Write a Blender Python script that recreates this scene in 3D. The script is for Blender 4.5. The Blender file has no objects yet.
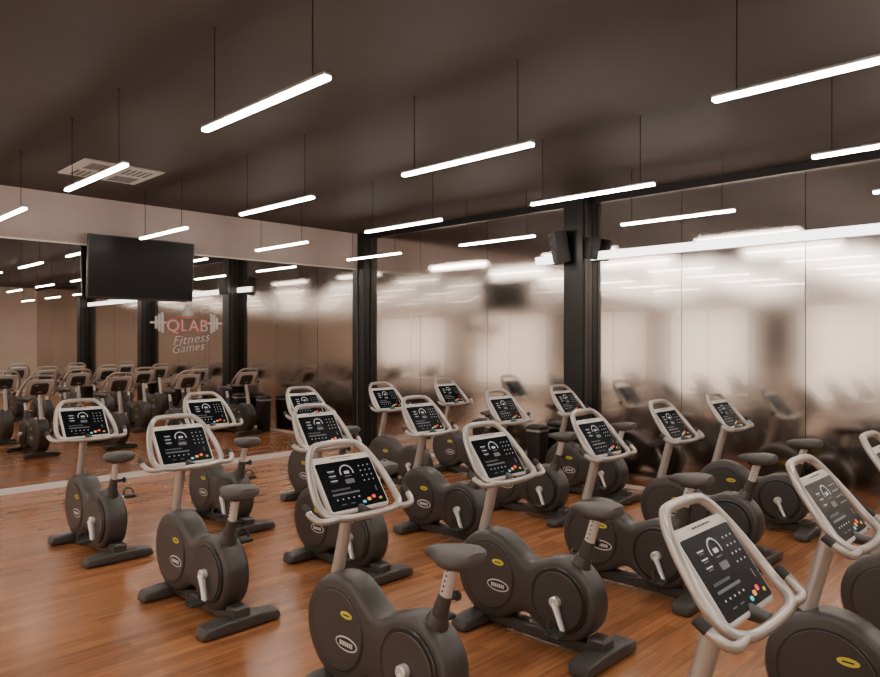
import bpy, bmesh, math, random
from mathutils import Vector, Matrix
random.seed(3)
scn = bpy.context.scene
COL = scn.collection

# ---------------------------------------------------------------- materials
def nmat(name):
    m = bpy.data.materials.new(name); m.use_nodes = True
    nt = m.node_tree; nt.nodes.clear()
    out = nt.nodes.new('ShaderNodeOutputMaterial')
    return m, nt, out

def pbr(name, col, rough=0.5, metal=0.0, emis=None, es=0.0, noise=0.0, nscale=30, spec=0.5, coat=0.0):
    m, nt, out = nmat(name)
    b = nt.nodes.new('ShaderNodeBsdfPrincipled')
    nt.links.new(b.outputs[0], out.inputs[0])
    b.inputs['Base Color'].default_value = (*col, 1)
    b.inputs['Roughness'].default_value = rough
    b.inputs['Metallic'].default_value = metal
    b.inputs['Specular IOR Level'].default_value = spec
    b.inputs['Coat Weight'].default_value = coat
    if emis:
        b.inputs['Emission Color'].default_value = (*emis, 1)
        b.inputs['Emission Strength'].default_value = es
    if noise > 0:
        tc = nt.nodes.new('ShaderNodeTexCoord')
        n = nt.nodes.new('ShaderNodeTexNoise'); n.inputs['Scale'].default_value = nscale
        n.inputs['Detail'].default_value = 3
        nt.links.new(tc.outputs['Object'], n.inputs['Vector'])
        r = nt.nodes.new('ShaderNodeValToRGB')
        a = tuple(c*(1-noise) for c in col); d = tuple(min(1, c*(1+noise)) for c in col)
        r.color_ramp.elements[0].color = (*a, 1); r.color_ramp.elements[1].color = (*d, 1)
        r.color_ramp.elements[0].position = .3; r.color_ramp.elements[1].position = .7
        nt.links.new(n.outputs['Fac'], r.inputs[0]); nt.links.new(r.outputs[0], b.inputs['Base Color'])
    return m

def wood():
    m, nt, out = nmat('wood_plank_floor')
    N = nt.nodes.new; L = nt.links.new
    b = N('ShaderNodeBsdfPrincipled'); L(b.outputs[0], out.inputs[0])
    tc = N('ShaderNodeTexCoord')
    br = N('ShaderNodeTexBrick')
    br.offset = 0.37; br.squash = 1.0
    br.inputs['Scale'].default_value = 1.0
    br.inputs['Brick Width'].default_value = 1.1
    br.inputs['Row Height'].default_value = 0.085
    br.inputs['Mortar Size'].default_value = 0.0014
    br.inputs['Mortar Smooth'].default_value = 0.6
    br.inputs['Bias'].default_value = 0.0
    br.inputs['Color1'].default_value = (0.385, 0.160, 0.064, 1)
    br.inputs['Color2'].default_value = (0.255, 0.098, 0.038, 1)
    br.inputs['Mortar'].default_value = (0.12, 0.045, 0.018, 1)
    # slab geometry lies exactly on z=0: shift sample height away from any texture cell boundary
    m0 = N('ShaderNodeMapping'); m0.inputs['Scale'].default_value = (1, 1, 0); m0.inputs['Location'].default_value = (0, 0, .37)
    L(tc.outputs['Object'], m0.inputs['Vector'])
    L(m0.outputs[0], br.inputs['Vector'])
    mp = N('ShaderNodeMapping'); mp.inputs['Scale'].default_value = (1.3, 17, 1)
    L(m0.outputs[0], mp.inputs['Vector'])
    ns = N('ShaderNodeTexNoise'); ns.inputs['Scale'].default_value = 1.6; ns.inputs['Detail'].default_value = 3.5
    ns.inputs['Distortion'].default_value = 0.0
    L(mp.outputs[0], ns.inputs['Vector'])
    rp = N('ShaderNodeValToRGB')
    rp.color_ramp.elements[0].position = .3; rp.color_ramp.elements[0].color = (.72, .72, .72, 1)
    rp.color_ramp.elements[1].position = .7; rp.color_ramp.elements[1].color = (1.18, 1.18, 1.18, 1)
    L(ns.outputs['Fac'], rp.inputs[0])
    mx = N('ShaderNodeMix'); mx.data_type = 'RGBA'; mx.blend_type = 'MULTIPLY'; mx.inputs[0].default_value = 1
    L(br.outputs['Color'], mx.inputs[6]); L(rp.outputs[0], mx.inputs[7])
    L(mx.outputs[2], b.inputs['Base Color'])
    b.inputs['Roughness'].default_value = .22
    b.inputs['Specular IOR Level'].default_value = .48
    return m

def mirror(name, col, rough, rough2=None, fac=0.0):
    m, nt, out = nmat(name)
    g = nt.nodes.new('ShaderNodeBsdfGlossy'); g.distribution = 'BECKMANN'
    g.inputs['Color'].default_value = (*col, 1); g.inputs['Roughness'].default_value = rough
    if rough2 is None:
        nt.links.new(g.outputs[0], out.inputs[0])
    else:
        h = nt.nodes.new('ShaderNodeBsdfGlossy'); h.distribution = 'BECKMANN'
        h.inputs['Color'].default_value = (*col, 1); h.inputs['Roughness'].default_value = rough2
        mx = nt.nodes.new('ShaderNodeMixShader'); mx.inputs[0].default_value = fac
        nt.links.new(g.outputs[0], mx.inputs[1]); nt.links.new(h.outputs[0], mx.inputs[2])
        nt.links.new(mx.outputs[0], out.inputs[0])
    return m

def emit(name, col, s):
    m, nt, out = nmat(name)
    e = nt.nodes.new('ShaderNodeEmission'); e.inputs[0].default_value = (*col, 1); e.inputs[1].default_value = s
    nt.links.new(e.outputs[0], out.inputs[0]); return m

M_floor = wood()
M_ceil = pbr('dark_ceiling_paint', (0.050, 0.039, 0.033), .65, noise=.03, nscale=2, spec=.18)
M_wall = pbr('warm_white_wall', (0.44, 0.37, 0.34), .6, noise=.03, nscale=4)
M_beige = pbr('beige_wall', (0.55, 0.46, 0.38), .7, noise=.05, nscale=2)
M_base = pbr('white_baseboard', (0.75, 0.7, 0.66), .4)
M_black = pbr('black_steel', (0.008, 0.007, 0.007), .4, spec=.3)
M_mirL = mirror('mirror_glass', (0.72, 0.69, 0.67), 0.012)
M_mirR = mirror('satin_mirror_glass', (0.66, 0.605, 0.565), 0.145, 0.02, .10)
M_seam = pbr('dark_seam', (0.02, 0.018, 0.017), .45)
M_tube = emit('led_diffuser', (1.0, 0.89, 0.79), 80)
M_band = emit('mirror_band_glow', (1.0, 0.95, 0.92), 5)
M_panel = emit('added_panel_glow', (1.0, 0.81, 0.66), 3.0)
M_alu = pbr('aluminium', (0.5, 0.48, 0.46), .35, .8)
M_vent = pbr('vent_grey', (0.42, 0.38, 0.35), .5)
M_ventd = pbr('vent_dark', (0.06, 0.05, 0.05), .5)

# ---------------------------------------------------------------- mesh helpers
class B:
    def __init__(s): s.bm = bmesh.new(); s.mats = []
    def mi(s, m):
        if m not in s.mats: s.mats.append(m)
        return s.mats.index(m)
    def loft(s, rings, mat, close=False, cap=True):
        i = s.mi(mat); bm = s.bm
        vr = [[bm.verts.new(p) for p in r] for r in rings]
        n = len(vr[0]); K = len(vr)
        for k in range(K if close else K-1):
            a = vr[k]; b = vr[(k+1) % K]
            for j in range(n):
                f = bm.faces.new((a[j], a[(j+1) % n], b[(j+1) % n], b[j])); f.material_index = i
        if cap and not close:
            f = bm.faces.new(vr[0][::-1]); f.material_index = i
            f = bm.faces.new(vr[-1]); f.material_index = i
    def tube(s, pts, rad, mat, seg=10, closed=False, flat=1.0):
        pts = [Vector(p) for p in pts]; n = len(pts)
        if not hasattr(rad, '__len__'): rad = [rad]*n
        T = []
        for k in range(n):
            if closed: t = pts[(k+1) % n]-pts[k-1]
            else: t = pts[min(k+1, n-1)]-pts[max(k-1, 0)]
            T.append(t.normalized())
        up = Vector((1, 0, 0)) if abs(T[0].x) < .9 else Vector((0, 0, 1))
        u = (up - T[0]*up.dot(T[0])).normalized()
        rings = []
        for k in range(n):
            u = (u - T[k]*u.dot(T[k])).normalized(); v = T[k].cross(u)
            rings.append([pts[k]+(u*math.cos(a)+v*math.sin(a)*flat)*rad[k] for a in [2*math.pi*j/seg for j in range(seg)]])
        s.loft(rings, mat, close=closed)
    def cyl(s, a, b, r, mat, seg=20, bev=0.0):
        a = Vector(a); b = Vector(b)
        if bev > 0:
            d = (b-a).normalized()
            s.tube2([a, a+d*bev, b-d*bev, b], [r-bev, r, r, r-bev], mat, seg)
        else: s.tube2([a, b], [r, r], mat, seg)
    def tube2(s, pts, rad, mat, seg):
        d = (pts[-1]-pts[0]).normalized()
        up = Vector((1, 0, 0)) if abs(d.x) < .9 else Vector((0, 0, 1))
        u = (up-d*up.dot(d)).normalized(); v = d.cross(u)
        s.loft([[p+(u*math.cos(2*math.pi*j/seg)+v*math.sin(2*math.pi*j/seg))*r for j in range(seg)] for p, r in zip(pts, rad)], mat)
    def slab(s, o, ax, ay, outline, th, bev, mat):
        o = Vector(o); ax = Vector(ax).normalized(); ay = Vector(ay).normalized(); n = ax.cross(ay)
        hx = max(abs(p[0]) for p in outline); hy = max(abs(p[1]) for p in outline)
        sx = (hx-bev)/hx; sy = (hy-bev)/hy
        def R(kx, ky, z): return [o+ax*p[0]*kx+ay*p[1]*ky+n*z for p in outline]
        if bev > 0: s.loft([R(sx, sy, 0), R(1, 1, bev), R(1, 1, th-bev), R(sx, sy, th)], mat)
        else: s.loft([R(1, 1, 0), R(1, 1, th)], mat)
    def box(s, lo, hi, mat, bev=0.0, r=None):
        w = hi[0]-lo[0]; h = hi[1]-lo[1]
        s.slab(((lo[0]+hi[0])/2, (lo[1]+hi[1])/2, lo[2]), (1, 0, 0), (0, 1, 0),
               rrect(w, h, r if r else max(bev, .0), 4 if (r or bev) else 0), hi[2]-lo[2], bev, mat)
    def quad(s, ps, mat):
        f = s.bm.faces.new([s.bm.verts.new(p) for p in ps]); f.material_index = s.mi(mat)
    def mesh(s, name, angle=0.6):
        bmesh.ops.recalc_face_normals(s.bm, faces=s.bm.faces)
        for f in s.bm.faces: f.smooth = True
        for e in s.bm.edges:
            e.smooth = not (len(e.link_faces) == 2 and e.calc_face_angle(0) > angle)
        me = bpy.data.meshes.new(name); s.bm.to_mesh(me); s.bm.free()
        for m in s.mats: me.materials.append(m)
        return me
    def obj(s, name, loc=(0, 0, 0), rot=(0, 0, 0), angle=0.6):
        o = bpy.data.objects.new(name, s.mesh(name, angle)); COL.objects.link(o)
        o.location = loc; o.rotation_euler = rot; return o

def rrect(w, h, r, n=4):
    if r <= 0 or n == 0: return [(-w/2, -h/2), (w/2, -h/2), (w/2, h/2), (-w/2, h/2)]
    P = []
    for cx, cy, a0 in ((w/2-r, -h/2+r, -90), (w/2-r, h/2-r, 0), (-w/2+r, h/2-r, 90), (-w/2+r, -h/2+r, 180)):
        for k in range(n+1):
            a = math.radians(a0+90*k/n); P.append((cx+r*math.cos(a), cy+r*math.sin(a)))
    return P
def circ(r, n=32): return [(r*math.cos(2*math.pi*k/n), r*math.sin(2*math.pi*k/n)) for k in range(n)]
def catmull(P, sub=6, closed=True):
    P = [Vector(p) for p in P]; n = len(P); out = []
    rng = n if closed else n-1
    for i in range(rng):
        if closed: p0, p1, p2, p3 = P[i-1], P[i], P[(i+1) % n], P[(i+2) % n]
        else: p0, p1, p2, p3 = P[max(i-1, 0)], P[i], P[i+1], P[min(i+2, n-1)]
        for k in range(sub):
            t = k/sub
            out.append(.5*((2*p1)+(p2-p0)*t+(2*p0-5*p1+4*p2-p3)*t*t+(3*p1-p0-3*p2+p3)*t**3))
    if not closed: out.append(P[-1])
    return out

# ---------------------------------------------------------------- room
X0, X1, Y0, Y1, H = -3.0, 8.15, -9.0, 9.88, 3.8
def simple(name, lo, hi, mat, bev=0):
    b = B(); b.box(lo, hi, mat, bev); return b.obj(name)
simple('floor', (X0-.2, Y0-.2, -.1), (X1+.2, Y1+.2, 0), M_floor)
simple('ceiling', (X0-.2, Y0-.2, H), (X1+.2, Y1+.2, H+.1), M_ceil)
simple('wall_far', (X0, Y1, 0), (X1, Y1+.15, H), M_wall)
simple('wall_right', (X1, Y0, 0), (X1+.15, Y1, H), M_beige)
simple('wall_back', (X0, Y0-.15, 0), (X1, Y0, H), M_beige)
simple('wall_left', (X0-.15, Y0, 0), (X0, Y1, H), M_beige)
simple('baseboard_far', (X0, Y1-.035, 0), (X1-.3, Y1, .075), M_base)
simple('baseboard_left', (X0, Y0, 0), (X0+.02, Y1-.04, .09), M_base)
simple('baseboard_right', (X1-.03, Y0, 0), (X1, Y1-.3, .05), M_base)

# far mirror wall (panels with seams) up to 3.15 m
b = B()
x = X0+.02
while x < X1-.25:
    nx = min(x+1.62, X1-.2)
    b.box((x+.002, Y1-.02, .075), (nx-.002, Y1-.004, 3.15), M_mirL)
    x = nx
b.box((X0, Y1-.004, .075), (X1-.2, Y1-.001, 3.15), M_seam)
b.obj('mirror_wall_far')
simple('trim_1', (X0, Y1-.03, 3.15), (X1-.2, Y1, 3.17), M_base)

# right satin mirror wall
b = B()
ys = [Y0, -7.25, -5.86, -4.47, -3.08, -1.69, -.3, 1.09, 2.48, 3.87, 5.26, 6.96, 8.42, Y1-.2]
for a, c in zip(ys[:-1], ys[1:]):
    b.box((X1-.02, a+.004, .05), (X1-.004, c-.004, H-.09), M_mirR)
b.box((X1-.004, Y0, .05), (X1-.001, Y1-.2, H-.09), M_seam)
b.obj('mirror_wall_right')
simple('trim_2', (X1-.07, Y0, H-.09), (X1, Y1-.2, H), M_black)

# columns
for i, yc in enumerate((5.27, .63, -4.0)):
    b = B()
    b.box((7.9, yc-.15, 0), (X1-.021, yc+.15, H-.001), M_black, .006)
    b.box((7.94, yc-.158, 0), (8.0, yc+.158, H-.002), M_seam)
    b.obj('steel_column')
b = B(); b.box((7.97, 9.7, 0), (X1-.001, Y1-.001, H-.001), M_black, .006); b.obj('steel_column')

# added glowing bar standing in for a bright band reflected in right mirror
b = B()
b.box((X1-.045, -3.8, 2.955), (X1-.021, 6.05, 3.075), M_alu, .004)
b.box((X1-.051, -3.78, 2.962), (X1-.045, 6.03, 3.068), M_band)
b.obj('reflected_band_glow')

# added glowing panels on the left wall, out of view, to brighten mirror reflections
for k, (ya, yb) in enumerate(((7.25, 9.5), (2.7, 5.9), (-2.6, 1.2))):
    b = B()
    za, zb = .35, 2.8; x = X0+.004
    b.box((x, ya, za), (x+.02, yb, zb), M_panel)
    for z in (za, zb): b.box((x, ya-.05, z-.04), (x+.06, yb+.05, z+.04), M_black, .004)
    n = 2
    for j in range(n+1):
        y = ya+(yb-ya)*j/n
        b.box((x, y-.03, za), (x+.06, y+.03, zb), M_black, .004)
    b.obj('glow_panel_%d' % (k+1))

# ---------------------------------------------------------------- pendant tube lights
K = 1.31; TL = .976*K; TZ = 1.9+K
b = B()
b.box((-.024, -TL/2, .006), (.024, TL/2, .022), M_alu, .003)
b.box((-.022, -TL/2+.004, -.014), (.022, TL/2-.004, .006), M_tube, .004)
for e in (-1, 1):
    yy = e*(TL/2-.13)
    b.cyl((0, yy, .022), (0, yy, H-TZ), .0035, M_black, 6)
    b.cyl((0, yy, H-TZ-.008), (0, yy, H-TZ), .012, M_black, 12)
tme = b.mesh('pendant_tube_light')
for i in range(-2, 4):  # negative i: columns out of direct view, added to light the opposite side
    for j in range(-6, 3):
        xx = K*(1.61+1.283*i); yy = K*(2.17+1.905*j)+TL/2
        if yy-TL/2 < Y0+.1: continue
        o = bpy.data.objects.new('pendant_tube_light', tme); COL.objects.link(o); o.location = (xx, yy, TZ)

# ---------------------------------------------------------------- ceiling vent cassette
b = B()
b.box((-.43, -.43, -.02), (.43, .43, 0), M_vent, .008)
for sx in (-1, 1):
    for sy in (-1, 1):
        cx, cy = sx*.2, sy*.2
        b.box((cx-.15, cy-.15, -.026), (cx+.15, cy+.15, -.02), M_vent, .002)
        for k in range(5):
            q = -.12+.06*k
            if sx*sy > 0: b.box((cx-.13, cy+q-.014, -.03), (cx+.13, cy+q+.014, -.025), M_ventd)
            else: b.box((cx+q-.014, cy-.13, -.03), (cx+q+.014, cy+.13, -.025), M_ventd)
b.obj('ceiling_air_vent', (3.08, 8.2, H))

# ---------------------------------------------------------------- television
M_tv = pbr('tv_screen', (0.010, 0.009, 0.009), .35, spec=.15)
M_tvf = pbr('tv_frame', (0.02, 0.018, 0.018), .4)
b = B()
b.slab((0, 0, 0), (1, 0, 0), (0, 0, 1), rrect(1.46, .84, .012), .05, .008, M_tvf)
b.quad([(-.715, -.0505, -.40), (.715, -.0505, -.40), (.715, -.0505, .405), (-.715, -.0505, .405)], M_tv)
b.box((-.4, 0, -.25), (.4, .03, .25), M_tvf, .01)
b.box((-.12, .03, -.1), (.12, .075, .1), M_black, .004)
tv = b.obj('wall_television', (4.08, 9.775, 2.88), (math.radians(4), 0, 0))
b = B(); b.box((-.2, 0, -.15), (.2, .03, .15), M_black, .004); b.box((-.04, -.04, -.12), (.04, 0.0, .12), M_black)
o = b.obj('mount_bracket', (4.08, 9.83, 2.88)); o.parent = tv; o.matrix_parent_inverse = (Matrix.Translation(tv.location) @ tv.rotation_euler.to_matrix().to_4x4()).inverted()

# ---------------------------------------------------------------- wall logo
M_red = pbr('logo_red', (.33, .085, .07), .5)
M_lw = pbr('logo_white', (.40, .37, .355), .5)
M_lg = pbr('logo_grey', (.26, .25, .25), .5)
logo = bpy.data.objects.new('wall_logo', None); COL.objects.link(logo); logo.location = (4.78, Y1-.024, 2.10)
def text(name, s, size, x, z, mat, off=0, rotz=0, shear=0, y=0):
    cu = bpy.data.curves.new(name, 'FONT'); cu.body = s; cu.size = size; cu.align_x = 'CENTER'; cu.align_y = 'CENTER'
    cu.extrude = .001; cu.offset = off; cu.shear = shear; cu.materials.append(mat); cu.space_character = 1.08
    o = bpy.data.objects.new(name, cu); COL.objects.link(o)
    o.rotation_euler = (math.pi/2, rotz, 0); o.location = (x, y, z); o.parent = logo; return o
text('letters_outline', 'QLAB', .24, 0, .0, M_red, .016, y=-.002)
text('letters', 'QLAB', .24, 0, .0, M_lw, -.003, y=-.006)
text('script_top', 'Fitness', .19, .05, -.19, M_lw, -.002, -.12, .4, y=-.004)
text('script_bottom', 'Games', .17, .0, -.32, M_lw, -.002, -.12, .4, y=-.004)
b = B()
for sx in (-1, 1):
    b.slab((sx*.43, 0, .05), (1, 0, 0), (0, 0, 1), rrect(.24, .03, .01), .002, 0, M_lw)
    for k, (d, h) in enumerate(((.375, .30), (.42, .25), (.465, .18))):
        b.slab((sx*d, 0, .05), (1, 0, 0), (0, 0, 1), rrect(.034, h, .014), .0025, 0, M_lw)
b.slab((0, 0, .19), (1, 0, 0), (0, 0, 1), rrect(.18, .14, .065, 6), .002, 0, M_lg)
b.slab((0, 0, .20), (1, 0, 0), (0, 0, 1), rrect(.09, .09, .04, 6), .003, 0, M_lw)
b.slab((0, 0, .28), (1, 0, 0), (0, 0, 1), rrect(.08, .08, .02, 4), .0025, 0, M_lw)
b.slab((0, .0, .14), (1, 0, 0), (0, 0, 1), rrect(.34, .022, .01, 4), .0025, 0, M_red)
o = b.obj('barbell_emblem'); o.parent = logo

# ---------------------------------------------------------------- speakers
M_spk = pbr('speaker_black', (.015, .014, .014), .5)
M_cone = pbr('speaker_grille', (.03, .03, .03), .8)
def speaker(name, loc, rz, sc=1):
    b = B()
    rings = []
    for z, w, d in ((-.22, .19, .15), (-.21, .22, .18), (.21, .25, .2), (.22, .22, .17)):
        rings.append([(px, py, z) for px, py in rrect(w, d, .02, 3)])
    b.loft(rings, M_spk)
    b.slab((0, -.097, -.0), (1, 0, 0), (0, 0, 1), rrect(.19, .38, .015), .008, .002, M_cone)
    b.slab((0, -.105, -.08), (1, 0, 0), (0, 0, 1), circ(.075, 20), .004, 0, M_spk)
    b.slab((0, -.105, .1), (1, 0, 0), (0, 0, 1), circ(.035, 16), .004, 0, M_spk)
    b.cyl((0, .09, 0), (0, .16, 0), .02, M_black, 10)
    o = b.obj(name, loc, (math.radians(12), 0, rz)); o.scale = (sc, sc, sc); return o
speaker('wall_speaker', (7.79, 5.40, 3.12), math.radians(-125), .95)
speaker('wall_speaker', (7.97, 5.02, 3.10), math.radians(-20), .65)

# bins
def bin_(loc):
    b = B()
    b.loft([[(px*k, py*k, z) for px, py in rrect(.24, .24, .04, 4)] for z, k in ((0, .85), (.01, .88), (.66, 1), (.7, 1.02), (.72, .9), (.74, .5))], M_spk)
    b.loft([[(px*k, py*k, z) for px, py in rrect(.24, .24, .04, 4)] for z, k in ((.64, 1.03), (.67, 1.03))], M_alu)
    b.obj('waste_bin', loc)
bin_((7.9, 5.85, 0)); bin_((7.9, 6.85, 0))

M_post = pbr('poster_dark', (.03, .025, .022), .4)
b = B()
b.slab((.012, 0, 0), (0, 1, 0), (0, 0, 1), rrect(1.0, 1.5, .01), .03, .004, M_black)
b.slab((.042, 0, 0), (0, 1, 0), (0, 0, 1), rrect(.92, 1.42, 0, 0), .003, 0, M_post)
b.slab((.045, 0, -.4), (0, 1, 0), (0, 0, 1), rrect(.6, .1, 0, 0), .002, 0, M_lg)
b.obj('framed_poster', (X0, 6.57, 1.95))

# door on back wall
b = B()
b.box((-.5, 0.01, 0), (.5, .05, 2.1), M_lw, .004); b.box((-.42, .05, .1), (.42, .06, 1.0), M_beige, .004); b.box((-.42, .05, 1.1), (.42, .06, 2.0), M_beige, .004)
b.cyl((.4, .05, 1.0), (.4, .11, 1.0), .012, M_alu, 10); b.cyl((.4, .11, 1.0), (.28, .11, 1.0), .012, M_alu, 10)
b.obj('door_1', (1.5, Y0, 0))

# ---------------------------------------------------------------- exercise bike
P_body = pbr('bike_charcoal', (0.044, 0.040, 0.037), .36, noise=.05, nscale=40)
P_disc = pbr('bike_graphite', (0.018, 0.016, 0.015), .3)
P_foot = pbr('bike_foot', (0.045, 0.042, 0.039), .45)
P_tube = pbr('bike_silver_paint', (0.44, 0.405, 0.375), .28, .55)
P_seat = pbr('saddle_grey', (0.07, 0.064, 0.060), .55)
P_post = pbr('post_silver', (0.6, 0.58, 0.55), .35, .4)
P_crk = pbr('crank_silver', (0.66, 0.64, 0.62), .3, .4)
P_rub = pbr('rubber', (0.02, 0.019, 0.018), .7)
P_wht = pbr('console_white', (0.62, 0.59, 0.56), .35)
P_glass = pbr('console_glass', (0.005, 0.006, 0.008), .25, spec=.03)
P_ui = pbr('console_ui', (.36, .38, .41), .5, emis=(.8, .85, .9), es=.25)
P_uid = pbr('console_ui_dim', (.08, .085, .10), .5, emis=(.5, .55, .6), es=.06)
P_red = pbr('button_red', (.7, .03, .04), .4, emis=(1, .04, .05), es=.5)
P_org = pbr('button_orange', (.8, .3, .03), .4, emis=(1, .4, .03), es=.6)
P_teal = pbr('button_teal', (.03, .45, .5), .4, emis=(.05, .7, .8), es=.4)
P_yel = pbr('label_yellow', (.6, .52, .05), .5)

def bike_mesh():
    b = B()
    F = (.335, .355, .285); R = (-.225, .325, .25)
    CY, CZ = .05, .34
    def sdf(y, z):
        a = math.hypot(y-F[0], z-F[1])-F[2]; c = math.hypot(y-R[0], z-R[1])-R[2]
        k = .235; h = max(k-abs(a-c), 0)/k
        return min(a, c)-h*h*k*.25
    def outline(lv, n=120):
        P = []
        for i in range(n):
            t = 2*math.pi*i/n
            r = 0
            while r < .9 and sdf(CY+r*math.cos(t), CZ+r*math.sin(t)) < lv: r += .01
            lo, hi = max(r-.01, 0), r
            for _ in range(14):
                m = (lo+hi)/2
                if sdf(CY+m*math.cos(t), CZ+m*math.sin(t)) < lv: lo = m
                else: hi = m
            P.append((CY+lo*math.cos(t), CZ+lo*math.sin(t)))
        return P
    prof = [(-.088, -.03), (-.084, -.017), (-.072, -.005), (-.05, 0), (.05, 0), (.072, -.005), (.084, -.017), (.088, -.03)]
    b.loft([[(xx, y, z) for y, z in outline(lv)] for xx, lv in prof], P_body)
    for sx in (-1, 1):
        ay = (0, 1, 0) if sx > 0 else (0, -1, 0)
        cy, cz, r = R[0], R[1], .20
        b.slab((sx*.086, cy, cz), ay, (0, 0, 1), circ(r, 40), .016, .006, P_disc)
        b.slab((sx*.100, cy, cz), ay, (0, 0, 1), circ(r-.025, 40), .009, .004, P_body)
        b.slab((sx*.086, F[0], F[1]), ay, (0, 0, 1), circ(.222, 44), .006, .003, P_disc)
        b.slab((sx*.090, F[0], F[1]), ay, (0, 0, 1), circ(.21, 44), .006, .003, P_body)
        ly, lz = F[0]-.09, F[1]-.05
        b.slab((sx*.0955, ly, lz), ay, (0, 0, 1), [(q[0]*1.0, q[1]*.42) for q in circ(.09, 28)], .0015, 0, P_wht)
        b.slab((sx*.097, ly, lz), ay, (0, 0, 1), [(q[0]*1.0, q[1]*.36) for q in circ(.081, 28)], .0015, 0, P_rub)
        for k in range(7):
            b.slab((sx*.0985, ly+(-.048+.016*k), lz), ay, (0, 0, 1), rrect(.011, .024, 0, 0), .001, 0, P_wht)
        b.slab((sx*.0955, F[0]-.09, F[1]+.10), ay, (0, 0, 1), [(q[0], q[1]*.4) for q in circ(.048, 20)], .0015, 0, P_yel)
        b.slab((sx*.097, F[0]-.09, F[1]+.10), ay, (0, 0, 1), rrect(.05, .008, 0, 0), .001, 0, P_rub)
        b.cyl((sx*.105, R[0], R[1]), (sx*.15, R[0], R[1]), .034, P_crk, 20, .006)
        ang = math.radians(-115 if sx < 0 else 65)
        ex, ez = R[0]+.165*math.cos(ang), R[1]+.165*math.sin(ang)
        b.tube([(sx*.138, R[0], R[1]), (sx*.142, (R[0]+ex)/2, (R[1]+ez)/2), (sx*.15, ex, ez)], [.028, .022, .022], P_crk, 10, flat=.7)
        b.cyl((sx*.14, ex, ez), (sx*.19, ex, ez), .01, P_crk, 8)
        b.box((min(sx*.17, sx*.27), ex-.05, ez-.014), (max(sx*.17, sx*.27), ex+.05, ez+.014), P_rub, .008)
        st = [(sx*.175, ex+.01, ez+.012), (sx*.19, ex+.03, ez+.055), (sx*.225, ex+.04, ez+.07), (sx*.255, ex+.03, ez+.055), (sx*.268, ex+.01, ez+.012)]
        b.tube(catmull(st, 4, False), .008, P_rub, 6)
    # base beam + feet
    b.box((-.055, -.47, .03), (.055, .5, .105), P_body, .012)
    for yy, w in ((.44, .54), (-.48, .56)):
        rings = []
        for xx, hh, d in ((-w/2, .012, .055), (-w/2+.02, .030, .07), (-.12, .038, .072), (.12, .038, .072), (w/2-.02, .030, .07), (w/2, .012, .055)):
            rings.append([(xx, yy+p[0], .012+hh+p[1]) for p in rrect(d*2, hh*2, min(hh, .014), 3)])
        b.loft(rings, P_foot)
        for sx in (-1, 1):
            b.cyl((sx*(w/2-.05), yy, 0), (sx*(w/2-.05), yy, .02), .025, P_rub, 12)
    b.box((-.06, -.52, .06), (.06, -.4, .15), P_body, .015)
    b.box((-.06, .38, .06), (.06, .50, .15), P_body, .015)
    # stem
    sb = Vector((0, .48, .48)); stp = Vector((0, .335, 1.03))
    b.tube([sb, sb.lerp(stp, .24)], [.052, .042], P_body, 16)
    b.tube([sb.lerp(stp, .18), sb.lerp(stp, .5), stp, stp+Vector((0, -.015, .04))], [.034, .031, .031, .03], P_tube, 16, flat=1.2)
    # seat post
    b.tube([(0, -.29, .46), (0, -.335, .57), (0, -.35, .60)], [.075, .052, .042], P_body, 18, flat=1.1)
    b.tube([(0, -.345, .58), (0, -.385, .70)], [.036, .031], P_body, 16, flat=1.2)
    b.tube([(0, -.38, .68), (0, -.435, .86)], [.027, .027], P_post, 14, flat=1.2)
    for k in range(5):
        p = Vector((0, -.387, .71)).lerp(Vector((0, -.43, .84)), (k+.5)/5)
        b.cyl(p+Vector((-.029, 0, 0)), p+Vector((.029, 0, 0)), .005, P_rub, 8)
    b.cyl((.03, -.375, .67), (.085, -.375, .67), .014, P_rub, 12)
    b.cyl((.08, -.375, .67), (.10, -.375, .67), .026, P_rub, 14, .004)
    # saddle
    st = [(-.155, .03, .012, .0), (-.15, .075, .032, .0), (-.12, .115, .046, 0), (-.07, .132, .052, -.001), (-.02, .12, .050, -.002), (.03, .09, .044, -.003),
          (.08, .062, .038, -.004), (.12, .048, .032, -.006), (.145, .038, .024, -.009), (.158, .018, .009, -.012)]
    rings = []
    for y, w, h, dz in st:
        ring = []
        for k in range(20):
            a = 2*math.pi*k/20; c, s_ = math.cos(a), math.sin(a)
            px = w*math.copysign(abs(c)**.8, c); pz = h*math.copysign(abs(s_)**.8, s_)
            if s_ > 0: pz += -.012*(1-abs(px)/w)*(1 if y > -.13 else 0)
            ring.append((px, y-.425, .9+dz+pz))
        rings.append(ring)
    b.loft(rings, P_seat)
    b.box((-.05, -.50, .84), (.05, -.37, .87), P_rub, .008)
    # console
    th = math.radians(54); C = Vector((0, .335, 1.125))
    ex = Vector((1, 0, 0)); ey = Vector((0, math.cos(th), math.sin(th))); en = ex.cross(ey)
    def P(u, v, n=0): return C+ex*u+ey*v+en*n
    W, Hh = .405, .335
    b.slab(P(0, -.01, -.055), ex, ey, rrect(.26, .24, .05, 5), .045, .02, P_body)
    b.slab(P(0, 0, -.022), ex, ey, rrect(W, Hh, .03, 5), .032, .008, P_wht)
    b.slab(P(0, -.010, .0095), ex, ey, rrect(W-.03, Hh-.058, .012, 4), .003, 0, P_glass)
    def q(u, v, w, h, m, r=0): b.slab(P(u, v, .0127), ex, ey, rrect(w, h, r, 3 if r else 0), .001, 0, m)
    for k in range(7): q(-.06+.02*k, .151, .013, .005, P_rub)
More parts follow.
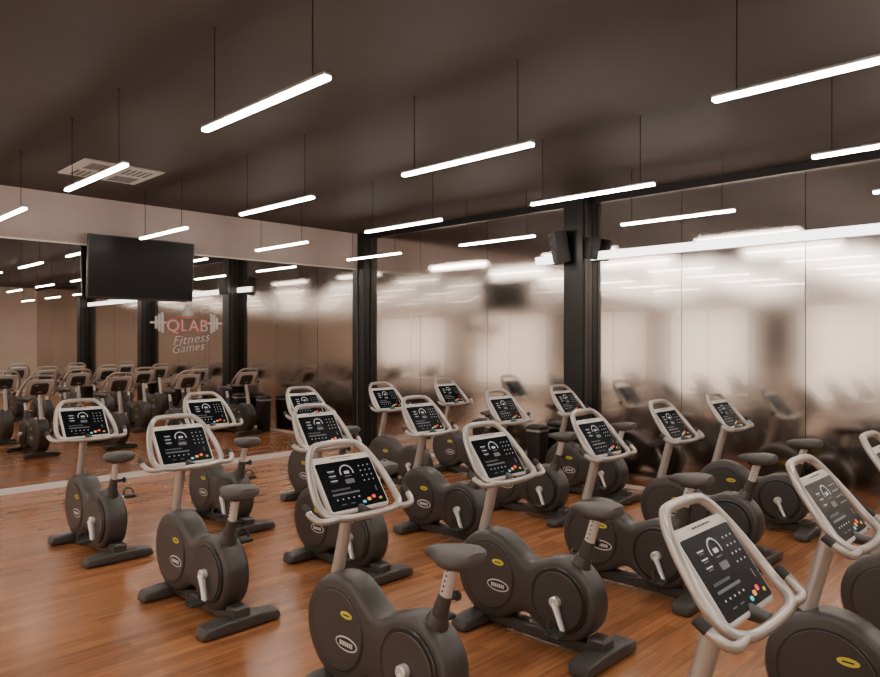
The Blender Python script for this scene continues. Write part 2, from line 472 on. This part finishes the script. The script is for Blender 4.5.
    for k in range(22):
        a = math.radians(-10+200*k/21)
        u, v = -.005+.042*math.cos(a), .058+.042*math.sin(a)
        uv = [P(u-.0035, v-.0035, .0138), P(u+.0035, v-.0035, .0138), P(u+.0035, v+.0035, .0138), P(u-.0035, v+.0035, .0138)]
        b.quad(uv, P_ui)
    q(-.005, .058, .034, .016, P_ui, .004); q(-.005, .036, .045, .004, P_uid)
    q(-.005, .005, .06, .026, P_uid, .006)
    for k in range(3):
        q(-.105, .075-.028*k, .045, .005, P_ui); q(-.105, .066-.028*k, .03, .003, P_uid)
    for r_ in range(4):
        for c_ in range(3): q(.09+.032*c_, .085-.03*r_, .007, .007, P_ui, .003)
    for c_ in range(9): q(-.14+.014*c_, -.035, .008, .010, P_uid)
    q(-.06, -.06, .18, .010, P_uid, .004)
    for c_ in range(5): q(-.13+.036*c_, -.09, .009, .007, P_ui, .003)
    q(.035, -.125, .024, .016, P_teal, .007); q(.072, -.115, .024, .018, P_org, .007); q(.108, -.105, .024, .02, P_red, .008); q(.15, -.12, .02, .014, P_yel, .006)
    q(-.1, -.12, .03, .004, P_uid); q(-.04, -.12, .03, .004, P_uid); q(.145, -.06, .006, .03, P_uid)
    # handle loop
    loop = [(-.10, .245, -.005), (.10, .245, -.005), (.165, .215, -.002), (.21, .14, 0), (.242, .03, .005), (.258, -.09, .012), (.245, -.165, .03), (.19, -.2, .045),
            (.08, -.212, .05), (-.08, -.212, .05), (-.19, -.2, .045), (-.245, -.165, .03), (-.258, -.09, .012), (-.242, .03, .005), (-.21, .14, 0), (-.165, .215, -.002)]
    b.tube(catmull([P(*p) for p in loop], 5, True), .0195, P_tube, 12, closed=True)
    for sx in (-1, 1):
        g = [P(sx*.20, -.198, .045), P(sx*.27, -.205, .05), P(sx*.315, -.19, .045), P(sx*.335, -.15, .03), P(sx*.337, -.12, .02)]
        b.tube(catmull(g, 5, False), .0175, P_tube, 12)
        b.tube([P(sx*.3365, -.13, .024), P(sx*.338, -.085, .008)], .0195, P_rub, 12)
    b.tube([P(0, -.13, -.03), P(0, -.2, .045)], [.03, .024], P_body, 12)
    for sx in (-1, 1): b.tube([P(sx*.17, .12, -.01), P(sx*.215, .125, 0)], .012, P_tube, 8)
    b.tube([stp+Vector((0, .0, -.03)), P(0, -.05, -.05)], [.036, .05], P_body, 14)
    return b.mesh('exercise_bike', .7)
bme = bike_mesh()
for yy in (.655, 2.69, 4.67, 6.69):
    for xx in (2.39, 3.63, 4.89, 6.16, 7.38):
        o = bpy.data.objects.new('exercise_bike', bme); COL.objects.link(o)
        o.location = (xx, yy, 0)

# ---------------------------------------------------------------- world + camera
w = bpy.data.worlds.new('world'); scn.world = w; w.use_nodes = True
w.node_tree.nodes['Background'].inputs[0].default_value = (.05, .045, .04, 1)
cam = bpy.data.cameras.new('camera'); co = bpy.data.objects.new('camera', cam); COL.objects.link(co)
co.location = (0, 0, 1.9); co.rotation_euler = (math.pi/2, 0, math.radians(-45.6))
cam.sensor_width = 36; cam.lens = 28.8; cam.shift_y = .0017; cam.clip_start = .05
scn.camera = co
